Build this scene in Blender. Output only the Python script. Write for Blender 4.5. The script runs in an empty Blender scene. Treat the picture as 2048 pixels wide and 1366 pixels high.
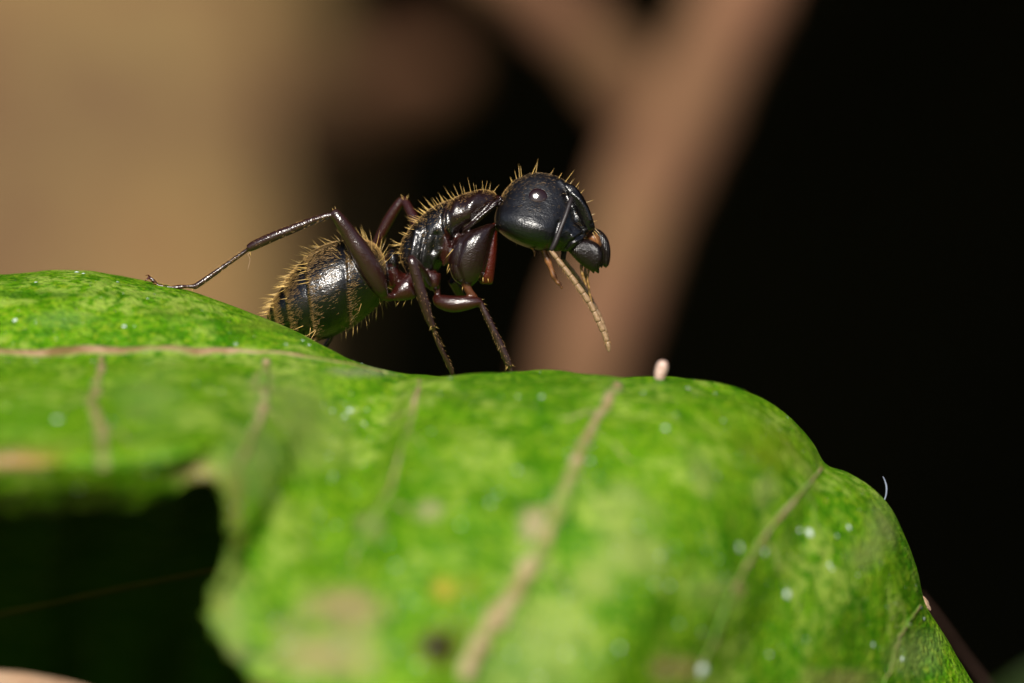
import bpy, math, random
import numpy as np
from mathutils import Vector, kdtree, noise as mnoise

# ------------------------------------------------------------------ camera, sky, sun, exposure   (1 unit = 1 mm)
rng = np.random.default_rng(7); random.seed(7)
S = bpy.context.scene; COL = S.collection
S.unit_settings.system = 'METRIC'; S.unit_settings.scale_length = 0.001
DIST, HALF = 150.0, 10.24                       # lens to focal plane, half width of the field there
cd = bpy.data.cameras.new('camera'); cam = bpy.data.objects.new('camera', cd); COL.objects.link(cam)
cam.location = (0, -DIST, 0); cam.rotation_euler = (math.pi/2, 0, 0)
cd.sensor_width = 36; cd.lens = 36*DIST/(2*HALF); cd.clip_start = 1; cd.clip_end = 20000
cd.dof.use_dof = True; cd.dof.focus_distance = DIST-0.25
cd.dof.aperture_fstop = cd.lens*1e-3/5.0        # entrance pupil 5 mm wide
S.camera = cam
SUN_EL, SUN_AZ = math.radians(33), math.radians(6)   # azimuth: from behind the camera, to the left
w = bpy.data.worlds.new('World'); S.world = w; w.use_nodes = True
nt = w.node_tree; bg = nt.nodes['Background']
sky = nt.nodes.new('ShaderNodeTexSky'); sky.sky_type = 'NISHITA'; sky.sun_disc = False
sky.sun_elevation = SUN_EL; sky.sun_rotation = math.pi+SUN_AZ
nt.links.new(sky.outputs[0], bg.inputs[0]); bg.inputs[1].default_value = 0.05
sd = bpy.data.lights.new('sun', 'SUN'); sun = bpy.data.objects.new('sun', sd); COL.objects.link(sun)
sd.energy = 4.5; sd.angle = math.radians(10); sd.color = (1.0, 0.95, 0.87)
sun.location = (-60, -300, 300)
to_sun = Vector((-math.sin(SUN_AZ)*math.cos(SUN_EL), -math.cos(SUN_AZ)*math.cos(SUN_EL), math.sin(SUN_EL)))
sun.rotation_euler = to_sun.to_track_quat('Z', 'Y').to_euler()
vs = S.view_settings; vs.view_transform = 'Standard'; vs.look = 'None'; vs.gamma = 1; vs.use_curve_mapping = False
vs.exposure = 0.75
S.render.engine = 'CYCLES'; S.cycles.use_denoising = True; S.cycles.max_bounces = 6

# ------------------------------------------------------------------ helpers
def P(u, v, y=0.0):
    """a measured spot of the photograph (2048 px wide) at depth y, as a point in the scene"""
    k = (DIST+y)/DIST/100
    return np.array([(u-1024)*k, y, (683-v)*k])

def tag(o, label=None, cat=None, group=None, kind=None):
    for k, x in (('label', label), ('category', cat), ('group', group), ('kind', kind)):
        if x: o[k] = x
    return o

def link(name, me, mat=None, parent=None, smooth=True):
    o = bpy.data.objects.new(name, me); COL.objects.link(o)
    if mat: me.materials.append(mat)
    if smooth and len(me.polygons): me.polygons.foreach_set('use_smooth', [True]*len(me.polygons))
    if parent: o.parent = parent; o.matrix_parent_inverse = parent.matrix_world.inverted() if False else o.matrix_parent_inverse
    return o

def mesh(name, V, F, mat=None, parent=None, smooth=True):
    me = bpy.data.meshes.new(name); me.from_pydata([tuple(map(float, p)) for p in V], [], F); me.update()
    return link(name, me, mat, parent, smooth)

def empty(name):
    o = bpy.data.objects.new(name, None); COL.objects.link(o); o.empty_display_size = 1
    return o

def vcol(o, name, arr):
    a = o.data.color_attributes.new(name, 'FLOAT_COLOR', 'POINT')
    a.data.foreach_set('color', np.asarray(arr, np.float32).ravel())

def cr(pts, M):
    """Catmull-Rom resampling of the first axis to M samples"""
    A = np.asarray(pts, float); n = len(A)
    E = np.concatenate([2*A[:1]-A[1:2], A, 2*A[-1:]-A[-2:-1]])
    t = np.linspace(0, n-1-1e-9, M); i = t.astype(int); f = (t-i).reshape((-1,)+(1,)*(A.ndim-1))
    p0, p1, p2, p3 = E[i], E[i+1], E[i+2], E[i+3]
    return .5*(2*p1+(p2-p0)*f+(2*p0-5*p1+4*p2-p3)*f*f+(3*p1-p0-3*p2+p3)*f**3)

def crk(pts, per):
    """chord-length cubic through pts[n,3], `per` samples in every span"""
    A = np.asarray(pts, float); n = len(A); h = np.sqrt(np.linalg.norm(np.diff(A, axis=0), axis=1))+1e-6; h = h**1.6
    d = np.diff(A, axis=0)/h[:, None]; m = np.zeros_like(A); m[0], m[-1] = d[0], d[-1]
    for i in range(1, n-1): m[i] = (d[i-1]*h[i]+d[i]*h[i-1])/(h[i]+h[i-1])
    out = []
    for i in range(n-1):
        t = np.linspace(0, 1, per, endpoint=False)[:, None]
        out.append((2*t**3-3*t**2+1)*A[i]+(t**3-2*t**2+t)*h[i]*m[i]+(3*t**2-2*t**3)*A[i+1]+(t**3-t**2)*h[i]*m[i+1])
    return np.concatenate(out+[A[-1:]])

def skin(G):
    """closed surface over a grid of rings G[M,K,3]"""
    M, K, _ = G.shape; V = list(G.reshape(-1, 3)); F = []
    for i in range(M-1):
        for j in range(K):
            F.append((i*K+j, i*K+(j+1) % K, (i+1)*K+(j+1) % K, (i+1)*K+j))
    a = len(V); V += [G[0].mean(0), G[-1].mean(0)]
    F += [(a, (j+1) % K, j) for j in range(K)] + [(a+1, (M-1)*K+j, (M-1)*K+(j+1) % K) for j in range(K)]
    return V, F

def loft(st, M=40, K=32, y=0.3, step=None, ex=1.0, shear=0.0, low=0.0):
    """rings through (u_top, v_top, u_bottom, v_bottom, half depth[, y shift])"""
    A = np.array([s if len(s) == 6 else (*s, 0) for s in st], float)
    R = cr(A, M); G = np.zeros((M, K, 3)); th = np.arange(K)*2*math.pi/K
    for i, (ut, vt, ub, vb, wd, dy) in enumerate(R):
        a, b = P(ut, vt, y+dy), P(ub, vb, y+dy); c, h = (a+b)/2, (a-b)/2
        s = step(i/(M-1)) if step else 1.0
        ct, sn = np.cos(th), np.sin(th)
        if ex != 1: ct = np.sign(ct)*abs(ct)**ex; sn = np.sign(sn)*abs(sn)**ex
        G[i] = c + s*(ct[:, None]*h + (sn*(1-low*ct))[:, None]*np.array([0, -max(wd, .01), 0])-(abs(sn)**2)[:, None]*np.array([0, 0, shear*max(wd, .01)]))
    return G

def tube(path, M=30, K=14, per=None):
    """path of (u, v, y, radius)"""
    R = cr(np.array(path, float), M); C = np.array([P(*r[:3]) for r in R])
    return tube3(C, R[:, 3], K, per)

def tube3(C, rad, K=14, per=None):
    C = np.asarray(C, float); M = len(C); G = np.zeros((M, K, 3)); th = np.arange(K)*2*math.pi/K
    T = np.gradient(C, axis=0); T /= np.linalg.norm(T, axis=1)[:, None]+1e-12
    n = np.cross(T[0], [0.3, 1, .2]); n /= np.linalg.norm(n)
    for i in range(M):
        n = n-T[i]*n.dot(T[i]); n /= np.linalg.norm(n); b = np.cross(T[i], n)
        r = rad[i]*(per(i/(M-1), th)[:, None] if per else 1)
        G[i] = C[i]+r*(np.cos(th)[:, None]*n+np.sin(th)[:, None]*b)
    return G

def grid_normals(G, wrap=True):
    du = np.gradient(G, axis=0)
    dv = (np.roll(G, -1, 1)-np.roll(G, 1, 1)) if wrap else np.gradient(G, axis=1)
    n = np.cross(du, dv); l = np.linalg.norm(n, axis=2, keepdims=True); n = n/(l+1e-12)
    if wrap:
        c = G.mean(1, keepdims=True)
        if ((G-c)*n).sum() < 0: n = -n
    return n

class Hairs:
    def __init__(s): s.V = []; s.F = []
    def add(s, p, d, L, r, bend=None):
        p = np.asarray(p, float); d = np.asarray(d, float); d = d/(np.linalg.norm(d)+1e-9)
        bend = np.zeros(3) if bend is None else np.asarray(bend)
        n = np.cross(d, [.21, .35, .9]); n /= np.linalg.norm(n)+1e-9; b = np.cross(d, n); k = len(s.V)
        for q, rr in ((-.08, 1), (.5, .62)):
            c = p+d*L*q+bend*L*max(q, 0)**2
            for a in (0, 2.094, 4.189): s.V.append(c+rr*r*(math.cos(a)*n+math.sin(a)*b))
        s.V.append(p+d*L+bend*L)
        for a in range(3):
            e = (a+1) % 3
            s.F += [(k+a, k+e, k+3+e, k+3+a), (k+3+a, k+3+e, k+6)]
        return s
    def build(s, name, mat, parent, kind=None):
        o = mesh(name, s.V, s.F, mat, parent); return tag(o, kind=kind)

# ---- node material helper
def material(name, col=(.5, .5, .5), rough=.5, spec=.5):
    m = bpy.data.materials.new(name); m.use_nodes = True; b = m.node_tree.nodes['Principled BSDF']
    b.inputs['Base Color'].default_value = (*col, 1); b.inputs['Roughness'].default_value = rough
    b.inputs['Specular IOR Level'].default_value = spec
    return m, m.node_tree, b
def N(t, kind, **kw):
    n = t.nodes.new('ShaderNode'+kind)
    for k, x in kw.items():
        if k in n.inputs: n.inputs[k].default_value = x
        else: setattr(n, k, x)
    return n
def noise(t, scale, detail=3, rough=.5, vec=None):
    n = N(t, 'TexNoise', Scale=scale, Detail=detail, Roughness=rough)
    if vec: t.links.new(vec, n.inputs['Vector'])
    return n
def ramp(t, src, stops):
    r = t.nodes.new('ShaderNodeValToRGB'); e = r.color_ramp.elements
    while len(e) < len(stops): e.new(.5)
    for q, (pos, c) in zip(e, stops): q.position = pos; q.color = (*c, 1) if len(c) == 3 else c
    t.links.new(src, r.inputs[0]); return r.outputs[0]
def mix(t, fac, a, b, mode='MIX'):
    m = t.nodes.new('ShaderNodeMix'); m.data_type = 'RGBA'; m.blend_type = mode
    for sock, x in ((m.inputs[0], fac), (m.inputs[6], a), (m.inputs[7], b)):
        if hasattr(x, 'is_linked'): t.links.new(x, sock)
        else: sock.default_value = x if not isinstance(x, tuple) else (*x, 1)
    return m.outputs[2]
def bump(t, b, src, strength, dist):
    n = N(t, 'Bump', Strength=strength, Distance=dist); t.links.new(src, n.inputs['Height'])
    t.links.new(n.outputs[0], b.inputs['Normal']); return n
def objco(t): return t.nodes.new('ShaderNodeTexCoord').outputs['Object']
BLK = (0, 0, 0); WHT = (1, 1, 1)

# ------------------------------------------------------------------ materials
# bark
def bark(name, c1, c2, c3, scale):
    m, t, b = material(name, c1, .85, .2); co = objco(t)
    a = noise(t, scale, 4, .6, co); d = noise(t, scale*3.1, 3, .5, co)
    c = mix(t, ramp(t, a.outputs[0], [(.38, BLK), (.62, WHT)]), c1, c2)
    c = mix(t, ramp(t, d.outputs[0], [(.45, BLK), (.7, WHT)]), c, c3)
    t.links.new(c, b.inputs['Base Color']); f = noise(t, scale*12, 5, .6, co); bump(t, b, f.outputs[0], .5, .6)
    return m
M_TRUNK = bark('trunk_bark', (.180, .104, .041), (.100, .056, .028), (.175, .122, .046), .085)
M_BRANCH = bark('branch_bark', (.165, .078, .042), (.118, .056, .030), (.155, .086, .040), .09)
M_SHOOT = bark('shoot_bark', (.125, .058, .030), (.095, .045, .022), (.115, .062, .027), .12)
M_TWIG = bark('twig_bark', (.33, .2, .12), (.25, .15, .09), (.36, .25, .16), .6)
M_STALK = bark('stalk_bark', (.03, .012, .007), (.025, .012, .007), (.025, .01, .006), .6)
# soil
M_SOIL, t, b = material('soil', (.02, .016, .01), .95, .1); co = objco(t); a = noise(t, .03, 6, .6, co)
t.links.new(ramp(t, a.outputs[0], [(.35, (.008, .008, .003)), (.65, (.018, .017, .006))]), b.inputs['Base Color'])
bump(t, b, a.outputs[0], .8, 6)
# leaves added overhead for shade and the far leaf, dark leaves
M_ADDCROWN_FARLEAF, t, b = material('added_crown_and_far_leaf', (.03, .06, .012), .5, .4); a = noise(t, .02, 2, .5, objco(t))
t.links.new(ramp(t, a.outputs[0], [(.3, (.02, .045, .01)), (.7, (.05, .085, .015))]), b.inputs['Base Color'])
def plainleaf(name, c1, c2, scale):
    m, t, b = material(name, c1, .7, .04); a = noise(t, scale, 4, .6, objco(t))
    t.links.new(ramp(t, a.outputs[0], [(.3, c1), (.7, c2)]), b.inputs['Base Color']); bump(t, b, a.outputs[0], .4, .1)
    return m
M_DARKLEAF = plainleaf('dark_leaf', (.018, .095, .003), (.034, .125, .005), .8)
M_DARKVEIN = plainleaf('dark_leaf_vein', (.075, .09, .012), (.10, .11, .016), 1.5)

# the big leaf: spots and painted fold shade come from a colour attribute, grain from noises
M_LEAF, t, b = material('leaf_blade', (.05, .15, .01), .42, .14); co = objco(t)
n1 = noise(t, .42, 5, .6, co); n2 = noise(t, 1.7, 5, .62, co); n3 = noise(t, 6.0, 4, .65, co); n4 = noise(t, 13, 3, .6, co)
c = mix(t, ramp(t, n1.outputs[0], [(.38, BLK), (.60, WHT)]), (.050, .190, .0010), (.112, .270, .0025))
c = mix(t, ramp(t, n2.outputs[0], [(.50, BLK), (.64, (.6, .6, .6))]), c, (.19, .33, .022))
c = mix(t, ramp(t, n2.outputs[0], [(.36, (.5, .5, .5)), (.46, BLK)]), c, (.026, .125, .002))
c = mix(t, ramp(t, n3.outputs[0], [(.53, BLK), (.60, (.8, .8, .8))]), c, (.22, .33, .014))
c = mix(t, ramp(t, n3.outputs[0], [(.38, (.65, .65, .65)), (.46, BLK)]), c, (.010, .070, .0005))
c = mix(t, ramp(t, n4.outputs[0], [(.37, (.8, .8, .8)), (.46, BLK)]), c, (.014, .070, .001))
n5 = noise(t, .62, 2, .5, co); n6 = noise(t, 3.4, 3, .6, co)
mp = N(t, 'Math', operation='MULTIPLY'); t.links.new(ramp(t, n5.outputs[0], [(.50, BLK), (.60, WHT)]), mp.inputs[0]); t.links.new(ramp(t, n6.outputs[0], [(.46, BLK), (.56, (.9, .9, .9))]), mp.inputs[1])
c = mix(t, mp.outputs[0], c, (.25, .36, .050))
at = N(t, 'Attribute', attribute_name='spots')
c = mix(t, at.outputs['Alpha'], c, at.outputs['Color'])
t.links.new(c, b.inputs['Base Color'])
t.links.new(ramp(t, n2.outputs[0], [(.3, (.36,)*3), (.7, (.58,)*3)]), b.inputs['Roughness'])
cell = N(t, 'TexVoronoi', Scale=11.0); t.links.new(co, cell.inputs['Vector'])
m_ = N(t, 'Math', operation='ADD'); t.links.new(n3.outputs[0], m_.inputs[0]); t.links.new(cell.outputs['Distance'], m_.inputs[1])
bp = bump(t, b, m_.outputs[0], .8, .06)
tr = N(t, 'BsdfTranslucent'); t.links.new(mix(t, .5, c, (.12, .22, .004)), tr.inputs['Color'])
ms = t.nodes.new('ShaderNodeMixShader'); ms.inputs[0].default_value = .22
t.links.new(b.outputs[0], ms.inputs[1]); t.links.new(tr.outputs[0], ms.inputs[2]); t.links.new(ms.outputs[0], t.nodes['Material Output'].inputs['Surface'])
# veins
M_VEIN, t, b = material('leaf_vein', (.2, .12, .06), .6, .3); co = objco(t); a = noise(t, 1.6, 4, .65, co)
ed = N(t, 'Attribute', attribute_name='edge'); bk = noise(t, .9, 4, .65, co); em = N(t, 'Math', operation='MULTIPLY'); t.links.new(ed.outputs['Fac'], em.inputs[0]); t.links.new(ramp(t, bk.outputs[0], [(.38, (.35,)*3), (.52, WHT)]), em.inputs[1]); t.links.new(mix(t, em.outputs[0], (.062, .215, .0016), ramp(t, a.outputs[0], [(.34, (.10, .11, .020)), (.45, (.19, .135, .055)), (.55, (.27, .18, .10)), (.68, (.38, .28, .18))])), b.inputs['Base Color'])
a2 = noise(t, 9, 3, .6, co); bump(t, b, a2.outputs[0], .6, .05)
M_MIDRIB, t, b = material('leaf_midrib', (.2, .12, .06), .6, .2); co = objco(t); a = noise(t, 1.3, 5, .65, co)
ed = N(t, 'Attribute', attribute_name='edge'); bk = noise(t, .9, 4, .65, co); em = N(t, 'Math', operation='MULTIPLY'); t.links.new(ed.outputs['Fac'], em.inputs[0]); t.links.new(ramp(t, bk.outputs[0], [(.36, (.75,)*3), (.50, WHT)]), em.inputs[1]); t.links.new(mix(t, em.outputs[0], (.062, .215, .0016), ramp(t, a.outputs[0], [(.30, (.09, .07, .018)), (.43, (.16, .085, .04)), (.55, (.25, .14, .085)), (.68, (.38, .25, .16))])), b.inputs['Base Color'])
a2 = noise(t, 8, 3, .6, co); bump(t, b, a2.outputs[0], .7, .05)
# ant cuticle
M_ANT, t, b = material('ant_cuticle', (.01, .008, .008), .32, .75); co = objco(t)
at = N(t, 'Attribute', attribute_name='tint'); t.links.new(at.outputs['Color'], b.inputs['Base Color'])
pn = N(t, 'TexVoronoi', Scale=38.0); t.links.new(co, pn.inputs['Vector'])
p2 = noise(t, 30, 3, .6, co); p3 = noise(t, 2.2, 3, .6, co)
m_ = N(t, 'Math', operation='MULTIPLY_ADD'); t.links.new(p2.outputs[0], m_.inputs[0]); m_.inputs[1].default_value = .8; t.links.new(pn.outputs['Distance'], m_.inputs[2])
p4 = noise(t, 5.5, 3, .55, co); bz = bump(t, b, p4.outputs[0], .28, .05)
b2_ = bump(t, b, m_.outputs[0], .30, .016); t.links.new(bz.outputs[0], b2_.inputs['Normal'])
rg = N(t, 'Math', operation='MULTIPLY_ADD'); t.links.new(p3.outputs[0], rg.inputs[0]); rg.inputs[1].default_value = .20; t.links.new(at.outputs['Alpha'], rg.inputs[2])
t.links.new(rg.outputs[0], b.inputs['Roughness'])
M_EYE, t, b = material('eye', (.011, .0024, .0018), .13, .9)
fv = N(t, 'TexVoronoi', Scale=60.0); t.links.new(objco(t), fv.inputs['Vector']); bump(t, b, fv.outputs['Distance'], .12, .01)
M_MAND, t, b = material('mandible', (.006, .0028, .0024), .25, .7)
wv = N(t, 'TexWave', Scale=8.0, Distortion=2.0, Detail=2.0); t.links.new(objco(t), wv.inputs['Vector']); mv = noise(t, 24, 3, .6, objco(t)); ma = N(t, 'Math', operation='MULTIPLY_ADD'); t.links.new(wv.outputs['Fac'], ma.inputs[0]); ma.inputs[1].default_value = .5; t.links.new(mv.outputs[0], ma.inputs[2]); bump(t, b, ma.outputs[0], .75, .022)
M_AMBER, t, b = material('amber_hair', (.62, .40, .12), .3, .7); b.inputs['Subsurface Weight'].default_value = 0
M_FLAG, t, b = material('flagellum', (.2, .12, .06), .45, .45); a = noise(t, 14, 3, .6, objco(t))
t.links.new(ramp(t, a.outputs[0], [(.3, (.15, .085, .038)), (.7, (.28, .18, .10))]), b.inputs['Base Color']); bump(t, b, a.outputs[0], .4, .02)
M_PALP, t, b = material('palp', (.16, .06, .022), .4, .5); a = noise(t, 9, 3, .6, objco(t))
t.links.new(ramp(t, a.outputs[0], [(.3, (.07, .022, .012)), (.7, (.24, .10, .03))]), b.inputs['Base Color'])
M_DUST, t, b = material('dust', (.42, .5, .44), .6, .5)
M_PALE, t, b = material('pale_shell', (.62, .47, .40), .45, .5); a = noise(t, 9, 3, .6, objco(t)); bump(t, b, a.outputs[0], .4, .03)
t.links.new(ramp(t, a.outputs[0], [(.35, (.34, .20, .15)), (.65, (.52, .38, .32))]), b.inputs['Base Color'])
M_FIBRE, t, b = material('fibre', (.20, .23, .30), .4, .4)

# ------------------------------------------------------------------ ground and hillside
def terrain():
    xs = np.concatenate([np.linspace(-4000, -700, 20), np.linspace(-660, 660, 67), np.linspace(700, 4000, 20)])
    ys = np.concatenate([np.linspace(-4000, -200, 24), np.linspace(-180, 900, 60), np.linspace(950, 5000, 20)])
    V = []
    for y in ys:
        for x in xs:
            k = min(max((y-330)/420, 0), 1); z = -220+650*k*k*(3-2*k)+.12*max(y-700, 0)
            z += 26*mnoise.noise(Vector((x/160, y/160, 0)))+7*mnoise.noise(Vector((x/40, y/40, 3)))
            V.append((x, y, z))
    n = len(xs)
    F = [(j*n+i, j*n+i+1, (j+1)*n+i+1, (j+1)*n+i) for j in range(len(ys)-1) for i in range(n-1)]
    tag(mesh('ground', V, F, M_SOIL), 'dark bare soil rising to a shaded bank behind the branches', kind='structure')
terrain()

# ------------------------------------------------------------------ tree at the left and foliage added overhead to shade the background
def tree():
    root = empty('tree')
    tag(root, 'blurred tan and olive tree trunk filling the left background, with a reddish branch stub', 'tree')
    YT = 150.0; G = np.zeros((90, 64, 3)); th = np.arange(64)*2*math.pi/64
    for i, z in enumerate(np.linspace(-225, 235, 90)):
        cx = -35.2-.03*z+.8*math.sin(z/21+.4); rx = 27.5-.02*z+max(0, -150-z)*.25
        k = 1+.022*np.sin(5*th+z/11)+.016*np.sin(9*th+z/5.3)+.02*np.sin(2*th+z/3.6)
        G[i] = np.stack([cx+rx*k*np.sign(np.cos(th))*abs(np.cos(th))**(1/3), YT+16+16*k*np.sign(np.sin(th))*abs(np.sin(th))**(1/3), z+0*th], -1)
    V, F = skin(G); mesh('trunk', V, F, M_TRUNK, root)
    # stub leaning to the right
    pts = [P(540, 320, 168), P(610, 276, 154), P(690, 228, 140), P(780, 180, 134), P(860, 140, 132), P(905, 118, 132)]
    c = cr(pts, 24); r = cr(np.array([[1.7], [1.75], [1.65], [1.5], [1.35], [.8]]), 24)[:, 0]
    V, F = skin(tube3(c, r, 20)); mesh('branch_stub', V, F, M_STUB, root)
    # unseen limbs and leaves, added to keep the sun off the background
    limbs = []
    VV = []; FF = []
    for a in range(7):
        ang = -.1+a*.42; L = 330+60*(a % 3)
        p0 = np.array([-44, 128, 190+6*a]); d = np.array([math.cos(ang), math.sin(ang)*.95+.1, .28])
        c = np.array([p0+d*L*q+np.array([0, 0, -40*q*q]) for q in np.linspace(0, 1, 14)])
        V, F = skin(tube3(c, np.linspace(9, 2, 14), 10)); k = len(VV); VV += V; FF += [tuple(i+k for i in f) for f in F]
    mesh('limbs', VV, FF, M_TRUNK, root)
    V = []; F = []
    for q in range(3600):
        x = rng.uniform(-420, 460); y = rng.uniform(62, 700); z = 125+.16*(y-60)+rng.uniform(-45, 75)
        if y < 100: z += 10
        L = rng.uniform(34, 62); W = L*rng.uniform(.38, .5); a = rng.uniform(0, 6.28)
        ti = rng.normal(0, .35, 2)
        d = np.array([math.cos(a), math.sin(a), ti[0]]); d /= np.linalg.norm(d)
        s = np.cross([ti[1], 0, 1], d); s /= np.linalg.norm(s); up = np.cross(d, s); k = len(V); p = np.array([x, y, z])
        for f, wd in ((0, 0), (.3, .8), (.65, .75), (1, 0)):
            cc = p+d*L*(f-.5)-up*L*.18*f*f
            if wd == 0: V.append(cc)
            else: V += [cc-s*W*wd+up*W*.2, cc, cc+s*W*wd+up*W*.2]
        F += [(k, k+2, k+1), (k, k+3, k+2), (k+1, k+2, k+5, k+4), (k+2, k+3, k+6, k+5), (k+4, k+5, k+7), (k+5, k+6, k+7)]
    tag(mesh('added_shade_crown', V, F, M_ADDCROWN_FARLEAF, root, smooth=False), kind='stuff')
M_STUB = bark('stub_bark', (.070, .028, .013), (.052, .026, .010), (.056, .032, .010), .12)
tree()

# ------------------------------------------------------------------ forked branch behind the ant
def forked():
    root = empty('branch')
    tag(root, 'blurred pinkish brown forked branch rising behind the ant and its head', 'branch')
    Y = 75; q = .98
    main = [(1085, 1500, Y+6, 1.8), (1130, 1100, Y+3, 1.5), (1170, 740, Y, 1.36), (1228, 560, Y, 1.36), (1288, 390, Y, 1.36), (1362, 230, Y, 1.36), (1426, 100, Y, 1.28), (1486, -30, Y, 1.22), (1560, -240, Y+2, 1.3), (1700, -700, Y+8, 1.0), (1950, -1300, Y+18, .5)]
    main = [(u, v, y, r*q) for u, v, y, r in main]
    def lump(f, th): return 1+.03*np.sin(2*th+f*30)+.02*np.sin(5*th+f*70)
    V, F = skin(tube(main, 90, 28, lump)); mesh('main_stem', V, F, M_BRANCH, root)
    side = [(1318, 300, Y+.4, .9), (1272, 205, Y-.2, 1.0), (1195, 106, Y-.6, 1.0), (1110, 22, Y-1, .98), (1030, -50, Y-1, .98), (940, -130, Y, 1.0), (700, -420, Y+4, .8), (480, -900, Y+10, .4)]
    V, F = skin(tube(side, 60, 24, lump)); mesh('side_shoot', V, F, M_SHOOT, root)
forked()

# ------------------------------------------------------------------ the big leaf the ant stands on
def interp_sil(u):
    a = np.array([(-300, 566), (-150, 560), (0, 553), (60, 545), (110, 541), (200, 547), (300, 565), (400, 590), (500, 628), (600, 667), (650, 694), (700, 720), (740, 736), (780, 746), (850, 751), (950, 751), (1050, 746), (1120, 741), (1180, 748), (1240, 756), (1330, 756), (1400, 766), (1450, 776), (1500, 788), (1560, 822), (1620, 882), (1655, 928)], float)
    return float(np.interp(u, a[:, 0], a[:, 1]))
CREASE = np.array([(-300, 700), (0, 705), (200, 699), (400, 700), (500, 706), (600, 713), (700, 729), (780, 749)], float)
def leaf_columns():
    cols = []
    left = [(-330, .4, (-330, 1030, -10.9)), (-150, .3, (-150, 1030, -10.9)), (30, .1, (30, 1030, -10.9)), (180, 0, (185, 1026, -11.0)), (300, -.2, (300, 1008, -11.2)), (400, -.4, (388, 962, -11.6)),
            (480, -.6, (438, 958, -11.9)), (560, -.8, (470, 1022, -12)), (630, -.9, (468, 1125, -12.6)), (690, -1.1, (428, 1240, -13)), (735, -1.2, (465, 1310, -13.4)), (778, -1.4, (570, 1390, -13.8))]
    for u, yr, e in left:
        v = interp_sil(u); vc = float(np.interp(u, CREASE[:, 0], CREASE[:, 1])); yc = -3.9+.9*max(0, (u-300)/480)
        r = [(u+8, v+95, 11), (u+4, v+22, 4), (u, v, yr)]
        for q in (.3, .65): r.append((u, v+(vc-v)*(1-math.cos(q*1.25))/(1-math.cos(1.25)), yr+(yc-yr)*q))
        r.append((u, vc, yc))
        if u <= 420:                                           # rolled-under edge
            ve = 925-(.12*max(0, u-250))
            for q in (.25, .5, .78): r.append((u+(e[0]-u)*q*.6, vc+(ve-vc)*q, yc+(-11.8-yc)*q-.5*math.sin(q*3.14)))
            r.append((u+(e[0]-u)*.7, ve+4, -12.0)); r.append((u+(e[0]-u)*.85, ve+(e[1]-ve)*.45, -11.7)); r.append(e)
        else:
            for q in (.2, .38, .56, .72, .86, 1): r.append((u+(e[0]-u)*q**1.15, vc+(e[1]-vc)*q, yc+(e[2]-yc)*(math.sin(q*1.4)/math.sin(1.4))))
        cols.append(r)
    right = [(850, 751, -1.6, (720, 1480, -14)), (950, 751, -1.8, (820, 1480, -14)), (1080, 743, -2.0, (880, 1480, -13.5)), (1230, 755, -2.2, (955, 1480, -13)), (1330, 756, -2.2, (1060, 1480, -12.6)),
             (1420, 769, -2, (1170, 1480, -12)), (1500, 788, -1.8, (1260, 1480, -11)), (1570, 829, -1.6, (1330, 1480, -10)), (1625, 888, -1.4, (1375, 1485, -9.2)), (1652, 930, -1.2, (1410, 1490, -8.6)), (1700, 950, -1.1, (1480, 1490, -7.8)),
             (1745, 978, -1, (1560, 1490, -7)), (1785, 1018, -.9, (1640, 1495, -6)), (1812, 1075, -.8, (1710, 1500, -5)), (1832, 1135, -.7, (1770, 1505, -4)), (1850, 1208, -.6, (1830, 1510, -3)), (1895, 1285, -.5, (1890, 1515, -2.2)), (1950, 1370, -.4, (1950, 1520, -1.5)), (2010, 1460, -.4, (2010, 1540, -1))]
    for i, (u, v, yr, e) in enumerate(right):
        # behind the crest the blade drops away
        k = max(0, (u-1400)/600); r = [(u-40*k*3+8, v+70+40*k, 10-3*k), (u-20*k, v+16+8*k, 3), (u, v, yr)]
        for q in (.07, .15, .24, .36, .48, .6, .73, .86, 1):
            f = q*1.42; a = (1-math.cos(f))/(1-math.cos(1.42)); s = math.sin(f)/math.sin(1.42)
            bow = math.sin(a*3.14)*18*(1-k)
            r.append((u+(e[0]-u)*a+bow, v+(e[1]-v)*a, yr+(e[2]-yr)*s))
        cols.append(r)
    return np.array(cols)
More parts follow.
